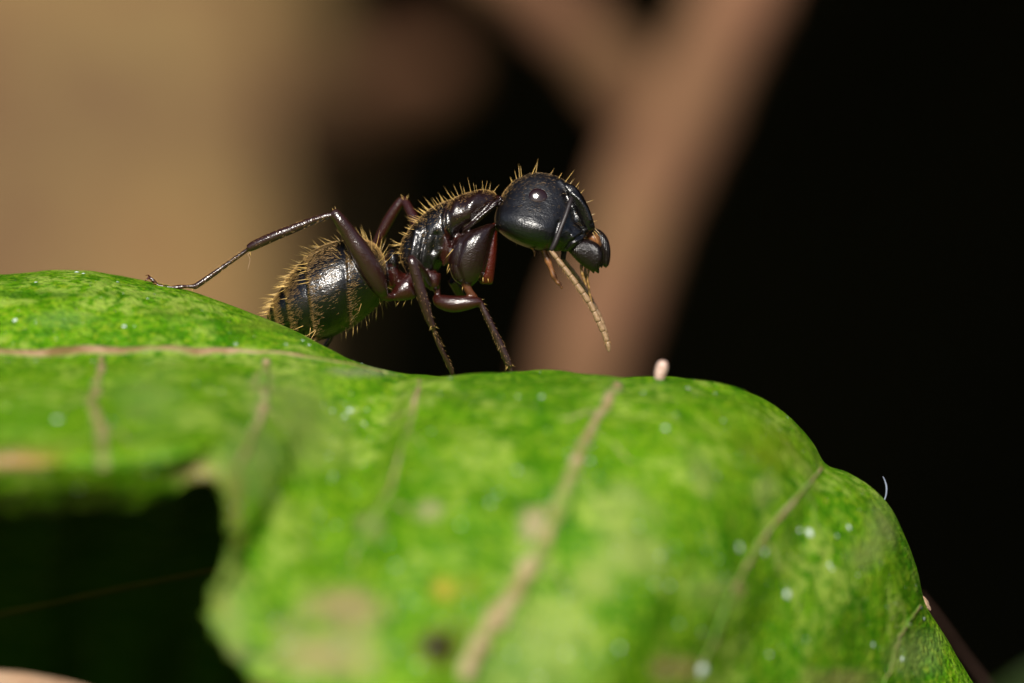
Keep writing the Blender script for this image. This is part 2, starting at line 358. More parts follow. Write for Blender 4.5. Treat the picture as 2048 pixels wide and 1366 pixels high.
def build_leaf():
    root = empty('leaf'); root.location = (0, 0, 0)
    tag(root, 'large mottled bright green leaf with brown veins and bitten edge, under the ant', 'leaf')
    C = leaf_columns(); C[..., 2] *= 100                    # depth in the same unit as u, v while interpolating
    A = np.stack([crk(c, 16) for c in C], 1)
    G = np.stack([crk(r, 11) for r in A], 0); G[..., 2] /= 100; MV, MU = G.shape[:2]   # [rows, columns, (u, v, y)]
    for j in range(MV-14, MV):                              # ragged bitten margin
        wj = (j-(MV-15))/14
        for i in range(MU):
            p = Vector((G[j, i, 0]*.03, G[j, i, 1]*.03, 2)); G[j, i, 0] += wj*(9*mnoise.noise(p)+6*mnoise.noise(p*3)); G[j, i, 1] += wj*(7*mnoise.noise(p+Vector((0, 0, 7)))+5*mnoise.noise(p*3.3))
    X = np.stack([(G[..., 0]-1024)*(DIST+G[..., 2])/DIST/100, G[..., 2], (683-G[..., 1])*(DIST+G[..., 2])/DIST/100], -1)
    n = grid_normals(X, False); n *= np.sign(n[MV//2, MU//2].dot([0, -.5, 1]))
    # gentle waves between the veins
    for j in range(MV):
        for i in range(MU):
            p = X[j, i]; X[j, i] = p+n[j, i]*(.10*mnoise.noise(Vector((p[0]*.75, p[1]*.75, p[2]*.75)))+.03*mnoise.noise(Vector((p[0]*2.3, p[1]*2.3, p[2]*2.3+9))))*min(1, .35+abs(p[1])/4)
    n = grid_normals(X, False); n *= np.sign(n[MV//2, MU//2].dot([0, -.5, 1]))
    top = X.reshape(-1, 3); bot = (X-n*.22).reshape(-1, 3); K = MU*MV
    idx = np.arange(K).reshape(MV, MU); F = []
    for j in range(MV-1):
        for i in range(MU-1):
            a, b_, c_, d_ = idx[j, i], idx[j, i+1], idx[j+1, i+1], idx[j+1, i]
            F.append((int(a), int(b_), int(c_), int(d_))); F.append((int(a+K), int(d_+K), int(c_+K), int(b_+K)))
    ring = list(idx[0])+list(idx[1:, -1])+list(idx[-1, -2::-1])+list(idx[-2:0:-1, 0])
    for a, b_ in zip(ring, ring[1:]+ring[:1]): F.append((int(a), int(a+K), int(b_+K), int(b_)))
    o = mesh('blade', np.concatenate([top, bot]), F, M_LEAF, root)
    # stains and pale patches of the blade, and shade painted into a fold: (u, v, radius u, radius v, colour, strength)
    sp = [(1250, 1060, 55, 75, (.26, .34, .07), .75), (1190, 1165, 45, 40, (.27, .34, .07), .8), (1110, 1250, 70, 60, (.25, .33, .07), .75), (1280, 1110, 60, 40, (.25, .33, .07), .7), (1060, 1340, 120, 60, (.2, .3, .07), .6),
          (690, 1215, 75, 45, (.30, .2, .11), .8), (640, 1320, 90, 40, (.33, .24, .12), .8), (590, 1270, 50, 40, (.30, .28, .10), .7), (720, 1290, 60, 30, (.26, .25, .1), .5), (885, 1178, 26, 20, (.36, .26, .03), .95), (945, 1175, 26, 22, (.2, .22, .02), .6), (879, 1292, 50, 46, (.15, .09, .02), .6), (879, 1292, 30, 28, (.02, .005, .003), 1.0), (879, 1292, 26, 24, (.012, .004, .003), 1.0), (472, 1050, 14, 80, (.16, .09, .02), .85), (445, 1190, 12, 60, (.2, .15, .03), .7), (470, 1310, 70, 16, (.10, .06, .05), .7), (430, 965, 50, 16, (.2, .12, .03), .6), (100, 588, 190, 7, (.012, .075, .0005), .75),  # last entry: thin dark line painted as shade in the fold below the crest
          (15, 918, 55, 22, (.40, .2, .11), 1.0), (85, 915, 40, 18, (.28, .2, .03), .6), (525, 770, 18, 30, (.33, .26, .14), .8), (525, 815, 16, 16, (.40, .32, .2), .95), (395, 940, 45, 20, (.33, .22, .11), .8), (590, 820, 80, 70, (.19, .26, .05), .7), (640, 880, 60, 70, (.19, .26, .05), .6), (300, 800, 60, 60, (.17, .26, .06), .55),
          (500, 930, 60, 60, (.2, .28, .07), .6), (460, 1220, 35, 110, (.2, .26, .06), .7), (1500, 880, 90, 60, (.14, .24, .006), .6), (1560, 905, 50, 40, (.15, .19, .008), .5), (1400, 945, 30, 40, (.22, .29, .07), .6), (1530, 975, 24, 30, (.25, .31, .08), .7), (1760, 1060, 28, 45, (.22, .25, .08), .75), (1730, 1110, 26, 30, (.2, .24, .07), .6),
          (1350, 1340, 50, 25, (.33, .22, .09), .7), (1420, 1180, 50, 35, (.2, .3, .06), .6), (1250, 1000, 30, 25, (.22, .3, .08), .6), (1830, 1310, 45, 40, (.22, .28, .08), .6), (860, 1020, 24, 20, (.32, .29, .15), .8), (735, 1050, 26, 22, (.25, .24, .1), .7), (1075, 1045, 34, 28, (.40, .3, .19), .9), (1690, 1360, 60, 22, (.3, .22, .09), .6), (1480, 1180, 12, 12, (.32, .22, .11), .7),
          (350, 620, 50, 14, (.15, .22, .02), .6), (120, 640, 60, 14, (.13, .23, .05), .5), (520, 650, 60, 12, (.17, .23, .02), .5), (720, 745, 60, 10, (.25, .23, .16), .6), (60, 820, 60, 50, (.09, .24, .006), .6)]
    uv = G.reshape(-1, 3)[:, :2]; rgb = np.zeros((K, 3)); al = np.zeros(K)
    wob = np.array([mnoise.noise(Vector(p)*1.6) for p in top])
    for u, v, ru, rv, c, s in sp:
        d = np.sqrt(((uv[:, 0]-u)/ru)**2+((uv[:, 1]-v)/rv)**2)+wob*.55
        g = .85*s*np.clip(1.3-d*.85, 0, 1); front = (G[..., 2].reshape(-1) < -.5); g = g*front
        rgb = rgb*(1-g[:, None])+np.array(c)*g[:, None]; al = al+g*(1-al)
        # keep colour un-premultiplied
    rgbn = np.where(al[:, None] > 1e-4, rgb/np.maximum(al[:, None], 1e-4), 0)
    col = np.concatenate([rgbn, al[:, None]], 1); under = np.tile([[.10, .17, .02, .6]], (K, 1))
    vcol(o, 'spots', np.concatenate([col, under]))
    # midrib in the fold and side veins along the blade
    def strip(name, pts, wd, th, mt=M_VEIN):
        """a low rounded ridge lying on the blade through photo spots on its surface"""
        q = cr(np.array(pts, float), 60); V = []; Fq = []
        for k in range(60):
            w2 = np.interp(k/59, np.linspace(0, 1, len(wd)), wd)
            q[k, 0] += 5*mnoise.noise(Vector((k*.22, pts[0][1]*.1, 4)))
            base, nn = locate(q[k, 0], q[k, 1]); q2 = locate(q[min(k+1, 59), 0], q[min(k+1, 59), 1])[0]; q1 = locate(q[max(k-1, 0), 0], q[max(k-1, 0), 1])[0]
            tg = q2-q1; tg /= np.linalg.norm(tg)+1e-9; sd_ = np.cross(nn, tg); sd_ /= np.linalg.norm(sd_)+1e-9
            w2 *= .8+.6*mnoise.noise(Vector((k*.37, wd[0]*9, pts[0][0])))
            for a, h in ((-1.1, -.06), (-.6, .55), (0, 1), (.6, .55), (1.1, -.06)): V.append(base+sd_*a*w2*.92+nn*h*th*.6)
            V.append(base-nn*.08)
            if k:
                o6 = 6*k
                for a in range(6): Fq.append((o6-6+a, o6-6+(a+1) % 6, o6+(a+1) % 6, o6+a))
        vo = mesh(name, V, Fq, mt, root); vcol(vo, 'edge', np.tile(np.array([0, .78, 1, .78, 0, 0])[:, None]*np.ones(4), (60, 1)))
    fr = slice(34, MV)
    Xf, Gf, nf = X[fr].reshape(-1, 3), G[fr].reshape(-1, 3), n[fr].reshape(-1, 3)
    kd = kdtree.KDTree(len(Gf))
    for i, p in enumerate(Gf): kd.insert((p[0]/100, p[1]/100, 0), i)
    kd.balance()
    def locate(u, v):
        r = kd.find_n((u/100, v/100, 0), 4); ws = np.array([1/(e[2]+1e-4) for e in r]); ws /= ws.sum(); ii = [e[1] for e in r]
        nn = (nf[ii]*ws[:, None]).sum(0); return (Xf[ii]*ws[:, None]).sum(0), nn/np.linalg.norm(nn)
    strip('midrib', [(-300, 702), (-100, 704), (60, 704), (200, 700), (400, 701), (500, 706), (600, 714), (700, 731), (775, 747)], [.27, .26, .25, .20, .13, .06], .06, M_MIDRIB)
    strip('vein', [(205, 712), (196, 760), (185, 810), (200, 850), (203, 905), (204, 935)], [.12, .16, .18, .18], .05)
    strip('vein', [(532, 722), (526, 770), (524, 815), (505, 870), (470, 940)], [.10, .14, .13, .08], .04)
    strip('vein', [(836, 762), (830, 800), (812, 870), (790, 940), (762, 1010), (735, 1055), (700, 1120)], [.06, .09, .11, .08], .04)
    strip('vein', [(1236, 768), (1205, 815), (1165, 890), (1135, 965), (1110, 1040), (1065, 1120), (1025, 1190), (970, 1270), (930, 1360)], [.16, .19, .22, .26, .30, .28], .07)
    strip('vein', [(1640, 938), (1600, 985), (1550, 1050), (1500, 1120), (1462, 1190), (1440, 1260), (1405, 1345)], [.08, .08, .10, .13, .12], .05)
    strip('vein', [(1838, 1212), (1815, 1250), (1795, 1300), (1770, 1370)], [.05, .05, .04], .04)
    for u0, v0, u1, v1 in [(1180, 860, 1290, 930), (1140, 950, 1230, 1040), (1075, 1110, 1170, 1200), (1205, 815, 1120, 840), (1120, 1010, 1030, 1010), (1600, 985, 1640, 1060), (1530, 1080, 1570, 1160), (1470, 1170, 1390, 1180), (812, 870, 880, 930), (826, 820, 760, 850), (770, 1000, 850, 1040), (190, 790, 110, 830), (203, 860, 290, 890), (520, 820, 590, 850)]:
        strip('veinlet', [(u0, v0), (u0*.65+u1*.35+6, v0*.65+v1*.35-4), (u0*.3+u1*.7-5, v0*.3+v1*.7+4), (u1, v1)], [.045, .035, .02], .02)
    # dust
    D = []; DF = []
    def fleck(u, v, r, sq=.5):
        p, nn = locate(u, v); s = np.cross(nn, [0, 0, 1.]); s /= np.linalg.norm(s)+1e-9; b2 = np.cross(nn, s); k = len(D)
        for a in range(6): D.append(p+nn*.01+r*(math.cos(a*1.047)*s*rng.uniform(.7, 1.2)+math.sin(a*1.047)*b2*rng.uniform(.6, 1.1)))
        D.append(p+nn*r*sq)
        for a in range(6): DF.append((k+a, k+(a+1) % 6, k+6))
    for u, v, r in [(1088, 793, .06), (1035, 790, .04), (1478, 1096, .075), (1694, 1058, .06), (1620, 1065, .10), (1600, 1060, .06), (1572, 1190, .09), (1845, 1238, .05), (1410, 1342, .16), (1330, 860, .07), (1380, 775, .05), (1435, 783, .04), (700, 820, .07), (690, 830, .06), (470, 690, .04), (1580, 832, .05), (1240, 1295, .06), (1530, 1105, .06), (1660, 1130, .05), (1750, 1290, .05), (1806, 1318, .06), (110, 842, .08), (150, 546, .06), (165, 549, .05), (240, 562, .035), (1285, 780, .04), (725, 728, .03), (620, 690, .05), (605, 683, .04), (250, 655, .05), (30, 640, .06), (1180, 920, .05), (980, 1010, .05), (1340, 1170, .06)]: fleck(u, v, r)
    for q in range(800):
        u = rng.uniform(0, 1850); v = rng.uniform(560, 1360); c = kd.find((u/100, v/100, 0))
        if c[2] < .08: fleck(u, v, rng.choice([.010, .017, .026, .038], p=[.5, .3, .14, .06]))
    tag(mesh('dust_specks', D, DF, M_DUST, None, smooth=False), 'pale dust specks scattered over the green leaf', 'dust', kind='stuff')
    return locate, X, n
locate, LX, LN = build_leaf()

# ------------------------------------------------------------------ shaded leaf under the bite, twig, stalk, far leaf
def plain_leaf(name, label, mid, half, sag, mat, vmat, side):
    """mid: 3-D points along the midrib; half: half widths; side: unit vector across the blade"""
    root = empty(name); tag(root, label, 'leaf'); c = cr(mid, 40); h = cr(np.array(half)[:, None], 40)[:, 0]; side = np.array(side, float); side /= np.linalg.norm(side)
    V = []; F = []; W = 13
    for k in range(40):
        tg = c[min(k+1, 39)]-c[max(k-1, 0)]; tg /= np.linalg.norm(tg); nn = np.cross(tg, side); nn /= np.linalg.norm(nn)
        for a in np.linspace(-1, 1, W): V.append(c[k]+side*a*h[k]+nn*(sag*h[k]*(abs(a)-.0)**1.5+.04*h[k]*math.sin(k*.8+a*3)*abs(a)))
    F = [(k*W+a, k*W+a+1, (k+1)*W+a+1, (k+1)*W+a) for k in range(39) for a in range(W-1)]
    o = mesh('blade', V, F, mat, root); s = o.modifiers.new('thickness', 'SOLIDIFY'); s.thickness = .2; s.offset = 0
    V, F = skin(tube3(c-np.array([0, .12, .02]), .05+h*.006, 8)); mesh('midrib', V, F, vmat, root)
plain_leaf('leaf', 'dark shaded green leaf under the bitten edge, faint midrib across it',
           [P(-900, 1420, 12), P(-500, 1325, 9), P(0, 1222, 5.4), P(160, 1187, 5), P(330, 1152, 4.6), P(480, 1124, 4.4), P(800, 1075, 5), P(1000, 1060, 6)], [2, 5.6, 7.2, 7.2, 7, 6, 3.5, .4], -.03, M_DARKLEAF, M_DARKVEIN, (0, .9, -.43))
def twig():
    V, F = skin(tube([(-500, 1340, -6, .4), (-200, 1368, -6.6, .38), (0, 1376, -7, .34), (80, 1385, -7, .33), (160, 1402, -7, .32), (300, 1450, -7, .3), (420, 1520, -7, .25)], 50, 14))
    tag(mesh('twig', V, F, M_TWIG), 'tan twig in the bottom left corner below the dark leaf', 'twig')
    V, F = skin(tube([(1840, 1190, 9.0, .04), (1880, 1240, 9, .05), (1922, 1300, 9.3, .06), (1970, 1365, 9.6, .08), (2030, 1450, 10, .09), (2100, 1560, 10.5, .1)], 30, 10))
    tag(mesh('stalk', V, F, M_STALK), 'thin dark stalk emerging behind the right edge of the green leaf', 'stalk')
twig()
plain_leaf('leaf', 'dim blurred green leaf low in the dark background at lower right', [P(1750, 1750, 66), P(1900, 1640, 64), P(2100, 1530, 62), P(2350, 1470, 62), P(2650, 1440, 64)], [.5, 2.2, 3.0, 2.4, .4], .2, M_ADDCROWN_FARLEAF, M_DARKVEIN, (.2, .75, -.6))

# small things on the leaf
p, nn = locate(1322, 762)
a = P(1322, 762, p[1]); b_ = P(1324, 724, p[1])
G = tube([(1319, 764, p[1], .05), (1319, 757, p[1], .09), (1321, 744, p[1], .115), (1325, 731, p[1], .12), (1328, 724, p[1], .09), (1329, 721, p[1], .02)], 18, 14, lambda f, th: 1+.08*np.sin(2*th+f*5))
V, F = skin(G); tag(mesh('insect_egg', V, F, M_PALE), 'small pale pink oblong egg standing upright on the crest of the green leaf', 'egg')
V, F = skin(tube([(1768, 1002, -.9, .012), (1772, 990, -.9, .014), (1773, 975, -.9, .017), (1770, 962, -.9, .012), (1766, 953, -.9, .005)], 16, 6))
tag(mesh('fibre', V, F, M_FIBRE), 'tiny curled white fibre on the right shoulder of the green leaf', 'fibre')
V = []; F = []
g = tube([(1843, 1190, -.65, .01), (1848, 1200, -.65, .045), (1853, 1209, -.65, .055), (1858, 1216, -.65, .035), (1861, 1221, -.65, .01)], 14, 10, lambda f, th: 1+.3*np.sin(3*th+f*9))
V, F = skin(g); tag(mesh('crumb', V, F, M_TWIG), 'brown crumb of debris caught on the right edge of the green leaf', 'debris')

# ------------------------------------------------------------------ the ant
AY = 0.35
HEADT = (.0024, .0021, .0030, .22); BLACK = (.0024, .0016, .0016, .11); BROWN = (.010, .0034, .0026, .10); LEG = (.019, .0062, .0048, .10); RED = (.050, .0045, .0018, .16); DRED = (.021, .0034, .0019, .14); AMBER = (.075, .022, .007, .2)
def ant():
    root = empty('ant'); tag(root, 'black ant with golden bristles standing on the crest of the green leaf', 'ant')
    pieces = []                                     # (grid, tint)
    def add(G, tint): pieces.append((G, tint)); return G
    # head
    HS = [(997, 406, 991, 425, .14), (1003, 392, 989, 440, .36), (1014, 376, 993, 456, .56), (1032, 358, 1010, 473, .72), (1056, 348, 1036, 488, .83), (1082, 345, 1062, 497, .87), (1110, 351, 1090, 502, .82), (1137, 366, 1112, 503, .72), (1158, 391, 1131, 500, .60), (1175, 418, 1146, 493, .47), (1187, 445, 1158, 483, .33), (1192, 459, 1172, 473, .12)]
    head = add(loft(HS, 60, 44, AY, shear=.22, low=.38), HEADT)
    add(loft([(1128, 365, 1140, 395, .05), (1150, 372, 1142, 402, .12), (1168, 395, 1152, 422, .15), (1180, 420, 1160, 440, .14), (1189, 447, 1168, 462, .1), (1190, 456, 1178, 464, .03)], 24, 16, AY-.36), BLACK)      # frontal ridge
    add(loft([(1117, 470, 1117, 500, .05), (1130, 455, 1128, 503, .16), (1145, 448, 1140, 502, .2), (1160, 455, 1152, 495, .16), (1170, 465, 1164, 485, .05)], 22, 18, AY-.45), BLACK)     # cheek bulge over the jaw
    # thorax: pronotum, mesothorax, propodeum, neck plate
    pro = add(loft([(1000, 399, 996, 409, .05), (988, 385, 984, 420, .24), (968, 379, 962, 440, .42), (943, 383, 940, 456, .52), (918, 391, 921, 468, .53), (900, 401, 907, 472, .48), (889, 416, 896, 462, .34), (884, 432, 889, 450, .1)], 40, 32, AY), BROWN)
    mes = add(loft([(915, 404, 920, 455, .1), (905, 399, 912, 478, .40), (886, 404, 900, 500, .49), (864, 415, 890, 522, .50), (846, 429, 876, 542, .48), (834, 444, 866, 552, .42), (830, 462, 858, 545, .25)], 40, 32, AY), BLACK)
    ppd = add(loft([(856, 428, 868, 500, .12), (842, 434, 868, 535, .40), (826, 449, 862, 556, .47), (812, 467, 850, 566, .46), (802, 486, 838, 566, .41), (799, 506, 826, 562, .33), (803, 524, 820, 556, .24), (810, 538, 816, 552, .08)], 40, 32, AY), BLACK)
    add(loft([(1006, 393, 1003, 402, .06), (990, 400, 985, 418, .16), (968, 418, 958, 442, .20), (945, 438, 935, 462, .18), (928, 455, 922, 468, .06)], 26, 16, AY-.36), BROWN)
    add(loft([(1010, 392, 1000, 412, .1), (992, 392, 985, 412, .16), (975, 400, 970, 420, .1)], 12, 16, AY), DRED)
    add(loft([(898, 470, 903, 490, .05), (888, 462, 902, 500, .16), (884, 470, 898, 525, .16), (878, 495, 886, 535, .06)], 16, 14, AY-.33), DRED)
    # fore coxae
    add(loft([(978, 447, 992, 449, .06), (955, 455, 988, 462, .22), (925, 468, 981, 492, .34), (904, 492, 974, 524, .36), (898, 525, 963, 552, .32), (905, 555, 950, 567, .22), (920, 569, 943, 573, .08)], 34, 26, AY-.38), BROWN)
    add(loft([(985, 446, 994, 447, .05), (972, 465, 995, 468, .15), (968, 500, 994, 505, .18), (962, 535, 990, 542, .17), (956, 556, 987, 562, .12), (960, 568, 984, 569, .04)], 24, 18, AY-.18), RED)
    add(loft([(905, 470, 945, 462, .08), (905, 490, 950, 480, .22), (900, 510, 930, 505, .1)], 14, 16, AY-.2), DRED)
    add(tube([(930, 560, AY-.4, .1), (934, 574, AY-.42, .085), (940, 585, AY-.4, .08), (950, 597, AY-.35, .075)], 14, 12), AMBER)
    # fore femur (foreshortened), tibia, tarsus
    add(tube([(870, 592, AY-.25, .06), (880, 602, AY-.32, .14), (905, 608, AY-.4, .17), (932, 606, AY-.42, .15), (955, 604, AY-.42, .1), (963, 606, AY-.42, .06)], 26, 16), DRED)
    add(tube([(958, 600, AY-.42, .06), (964, 612, AY-.42, .062), (978, 642, AY-.4, .072), (996, 680, AY-.36, .078), (1012, 715, AY-.32, .078), (1019, 733, AY-.3, .066)], 26, 14), LEG)
    add(tube([(1019, 731, AY-.3, .04), (1025, 748, AY-.25, .042), (1030, 762, AY-.1, .04), (1040, 775, AY+.3, .035), (1055, 783, AY+.8, .03), (1075, 786, AY+1.3, .03)], 24, 10), LEG)
    # mid coxa
    add(loft([(848, 538, 866, 545, .08), (850, 552, 882, 548, .2), (852, 568, 880, 572, .2), (858, 580, 874, 582, .07)], 20, 16, AY-.3), DRED)
    add(tube([(866, 545, AY-.2, .08), (872, 562, AY-.25, .09), (874, 580, AY-.28, .07), (876, 592, AY-.28, .06)], 14, 12), DRED)
    # near middle leg: femur towards the camera, tibia, tarsus
    add(tube([(858, 568, AY-.4, .09), (846, 552, AY-.7, .12), (833, 533, AY-1.05, .12), (824, 519, AY-1.25, .09), (822, 515, AY-1.32, .06)], 24, 16), LEG)
    add(tube([(820, 514, AY-1.3, .05), (825, 526, AY-1.3, .10), (835, 560, AY-1.25, .112), (847, 600, AY-1.2, .108), (857, 632, AY-1.15, .086), (866, 656, AY-1.1, .066)], 30, 16), LEG)
    add(tube([(866, 654, AY-1.1, .046), (874, 680, AY-1.0, .05), (888, 710, AY-.9, .052), (902, 738, AY-.75, .056), (905, 748, AY-.7, .045), (911, 762, AY-.4, .035), (925, 776, AY+.1, .03), (942, 780, AY+.5, .03)], 34, 12), LEG)
    # petiole
    add(loft([(812, 548, 815, 566, .1), (800, 540, 805, 572, .17), (792, 515, 798, 580, .22), (783, 500, 788, 578, .25), (774, 505, 778, 570, .2), (768, 530, 772, 560, .1)], 26, 18, AY), DRED)
    add(loft([(770, 525, 772, 540, .05), (775, 505, 776, 545, .17), (784, 497, 788, 545, .23), (794, 505, 796, 545, .17), (798, 525, 799, 540, .05)], 22, 18, AY-.04), BLACK)
    add(tube([(820, 556, AY, .13), (800, 566, AY, .12), (782, 566, AY, .11), (766, 560, AY, .14)], 14, 14), RED)
    # hind coxa
    add(loft([(824, 545, 834, 590, .06), (812, 552, 829, 597, .18), (798, 562, 812, 601, .20), (786, 578, 796, 602, .16), (777, 592, 781, 600, .06)], 22, 18, AY-.3), DRED)
    add(tube([(786, 594, AY-.38, .08), (774, 594, AY-.5, .09), (764, 588, AY-.6, .10), (758, 580, AY-.65, .09)], 16, 12), DRED)
    # near hind leg
    add(tube([(768, 590, AY-.55, .09), (758, 572, AY-.72, .17), (742, 540, AY-.85, .215), (722, 505, AY-.95, .205), (700, 470, AY-1.0, .165), (682, 443, AY-1.05, .13), (670, 427, AY-1.05, .10), (664, 422, AY-1.05, .05)], 44, 18), LEG)
    add(tube([(672, 432, AY-1.05, .05), (660, 431, AY-1.05, .062), (630, 440, AY-1.0, .078), (590, 456, AY-.95, .09), (545, 474, AY-.9, .10), (510, 490, AY-.85, .098), (496, 497, AY-.82, .075)], 44, 16), LEG)
    add(tube([(500, 496, AY-.82, .04), (486, 506, AY-.82, .045), (455, 528, AY-.8, .05), (420, 553, AY-.8, .057), (392, 572, AY-.8, .06), (387, 576, AY-.8, .04)], 34, 12), LEG)
    def beads(f, th): return (1+.22*np.cos(f*2*math.pi*4))*np.ones_like(th)
    add(tube([(390, 573, AY-.8, .042), (372, 573, AY-.82, .045), (350, 575, AY-.84, .042), (330, 574, AY-.85, .042), (318, 571, AY-.85, .04), (308, 563, AY-.85, .038), (300, 555, AY-.85, .035), (296, 553, AY-.85, .025)], 60, 10, beads), DRED)
    add(tube([(300, 556, AY-.85, .026), (294, 558, AY-.9, .02), (288, 565, AY-.92, .01)], 8, 8), RED)
    add(tube([(300, 555, AY-.83, .026), (296, 550, AY-.78, .018), (290, 552, AY-.76, .01)], 8, 8), RED)
    # far middle leg with its knee up behind the back
    add(tube([(846, 482, AY+.35, .12), (836, 455, AY+.6, .13), (822, 425, AY+.8, .10), (811, 404, AY+.95, .085), (806, 396, AY+1.0, .06)], 24, 14), DRED)
    add(tube([(808, 398, AY+1.0, .08), (798, 408, AY+1.02, .10), (780, 436, AY+1.08, .115), (764, 466, AY+1.12, .105), (748, 500, AY+1.2, .10), (725, 545, AY+1.3, .085), (690, 615, AY+1.4, .07), (668, 660, AY+1.45, .06)], 40, 14), DRED)
    add(tube([(672, 652, AY+1.45, .05), (655, 682, AY+1.4, .055), (640, 706, AY+1.4, .05), (615, 725, AY+1.4, .04)], 18, 10), DRED)
    # far legs that reach down behind
    add(tube([(905, 560, AY+.4, .1), (925, 590, AY+.7, .1), (950, 600, AY+1.0, .08), (962, 612, AY+1.1, .06)], 16, 12), DRED)
    # gaster in overlapping rings
    cuts = [.36, .60, .77, .89]
    def step(f):
        s = 1.0
        for c in cuts:
            if f < c: s *= 1+.022*math.exp(-((c-f)/.05))
            else: s *= 1-.060*math.exp(-((f-c)/.06))
        return s
    GS = [(776, 548, 779, 566, .12), (768, 516, 772, 588, .5), (750, 489, 757, 611, .76), (722, 477, 730, 636, .92), (691, 476, 702, 656, 1.0), (657, 486, 676, 670, 1.02), (626, 502, 649, 678, .98), (599, 524, 623, 680, .90), (577, 552, 598, 676, .78), (557, 582, 576, 668, .6), (542, 609, 554, 660, .4), (533, 632, 539, 653, .15)]
    gas = add(loft(GS, 150, 56, AY+.05, step), BLACK)
    # ---- join into one continuous surface
    V = []; F = []; T = []
    for G, tint in pieces:
        k = len(V); v, f = skin(G); V += v; F += [tuple(i+k for i in q) for q in f]; T += [tint]*len(v)
    kd = kdtree.KDTree(len(V))
    for i, q in enumerate(V): kd.insert(q, i)
    kd.balance()
    tmp = mesh('tmp', V, F); rm = tmp.modifiers.new('r', 'REMESH'); rm.mode = 'VOXEL'; rm.voxel_size = .019; rm.adaptivity = 0
    sm = tmp.modifiers.new('s', 'SMOOTH'); sm.factor = .5; sm.iterations = 3
    dg = bpy.context.evaluated_depsgraph_get(); me = bpy.data.meshes.new_from_object(tmp.evaluated_get(dg)); me.name = 'body'
    bpy.data.objects.remove(tmp); me.materials.clear(); body = link('body', me, M_ANT, root)
    n = len(me.vertices); co = np.zeros(n*3); me.vertices.foreach_get('co', co); co = co.reshape(-1, 3)
    # sutures (negative) and ridges (positive) of the near side: photo polyline, height, width in px
    nv = np.zeros(n*3); me.vertices.foreach_get('normal', nv); nv = nv.reshape(-1, 3)
    kk = (DIST+co[:, 1])/DIST/100; pu = co[:, 0]/kk+1024; pv = 683-co[:, 2]/kk
    for line, amp, sg in [([(896, 398), (887, 428), (889, 455), (902, 482)], -.075, 3.2), ([(1001, 397), (962, 424), (938, 448), (922, 470)], -.06, 3), ([(990, 408), (958, 436), (940, 458)], .035, 5),
            ([(846, 430), (850, 462), (843, 500), (838, 540)], -.055, 3.2), ([(833, 462), (828, 490), (822, 520)], .045, 6), ([(880, 500), (866, 520), (858, 548)], .04, 6), ([(872, 470), (868, 500)], -.05, 7), ([(955, 392), (940, 412), (938, 436)], .035, 8), ([(912, 404), (903, 440), (908, 470)], .02, 5),
            ([(1120, 362), (1140, 384), (1158, 398), (1168, 412)], .035, 4.5), ([(1132, 392), (1146, 416), (1152, 440), (1168, 458)], -.05, 5), ([(1172, 418), (1180, 440)], .03, 5), ([(1130, 500), (1142, 484), (1166, 470), (1176, 472)], -.06, 3.5), ([(1136, 462), (1148, 478)], .03, 6), ([(1118, 445), (1110, 475), (1104, 498)], -.05, 5), ([(1008, 430), (1040, 440), (1085, 455)], .03, 14), ([(1000, 398), (994, 440)], -.05, 3),
            ([(952, 452), (925, 480), (912, 530), (925, 562)], -.03, 5), ([(988, 460), (978, 500), (968, 545)], -.03, 3.5), ([(1076, 394), (1077, 395)], -.035, 20)]:
        L = np.array(line, float); dmin = np.full(n, 1e9)
        for a, b2 in zip(L[:-1], L[1:]):
            ab = b2-a; tt = np.clip(((pu-a[0])*ab[0]+(pv-a[1])*ab[1])/ab.dot(ab), 0, 1); dmin = np.minimum(dmin, np.hypot(pu-a[0]-tt*ab[0], pv-a[1]-tt*ab[1]))
        g = amp*np.exp(-(dmin/sg)**2)*np.clip(-nv[:, 1]*2-.1, 0, 1)*(co[:, 1] < AY-.05)*(co[:, 1] > AY-1.0)
        co = co+nv*g[:, None]
    me.vertices.foreach_set('co', co.ravel()); me.update()
    T = np.array(T); tint = np.ones((n, 4))
    for i, q in enumerate(co):
        r = kd.find_n(q, 3); tint[i] = sum(T[e[1]]/(e[2]+.02) for e in r)/sum(1/(e[2]+.02) for e in r)
    vcol(body, 'tint', tint)
    # ---- eye, antennae, jaws, palps
    def ellipsoid(name, c, a, bb, cc, mat, par):
        st = []; th = np.linspace(0.02, math.pi-.02, 18); G = np.zeros((18, 24, 3)); ph = np.arange(24)*2*math.pi/24
        for i, q in enumerate(th): G[i] = c+math.cos(q)*a+math.sin(q)*(np.cos(ph)[:, None]*bb+np.sin(ph)[:, None]*cc)
        v, f = skin(G); return mesh(name, v, f, mat, par)
    ex = np.array([.185, 0, -.03]); ez = np.array([.03, .06, .165]); ey = np.array([0, -.050, .052])
    kk = (DIST+co[:, 1])/DIST/100; dd = np.hypot(co[:, 0]/kk+1024-1076, 683-co[:, 2]/kk-394); rim = (dd > 12) & (dd < 19) & (co[:, 1] < AY)
    ellipsoid('eye', P(1076, 394, float(co[rim, 1].mean())+.01), ex, ez, ey, M_EYE, root)
    ellipsoid('eye', P(1076, 394, AY+.80), ex, ez*np.array([1, -1, 1]), -ey*np.array([1, 1, -1]), M_EYE, root)
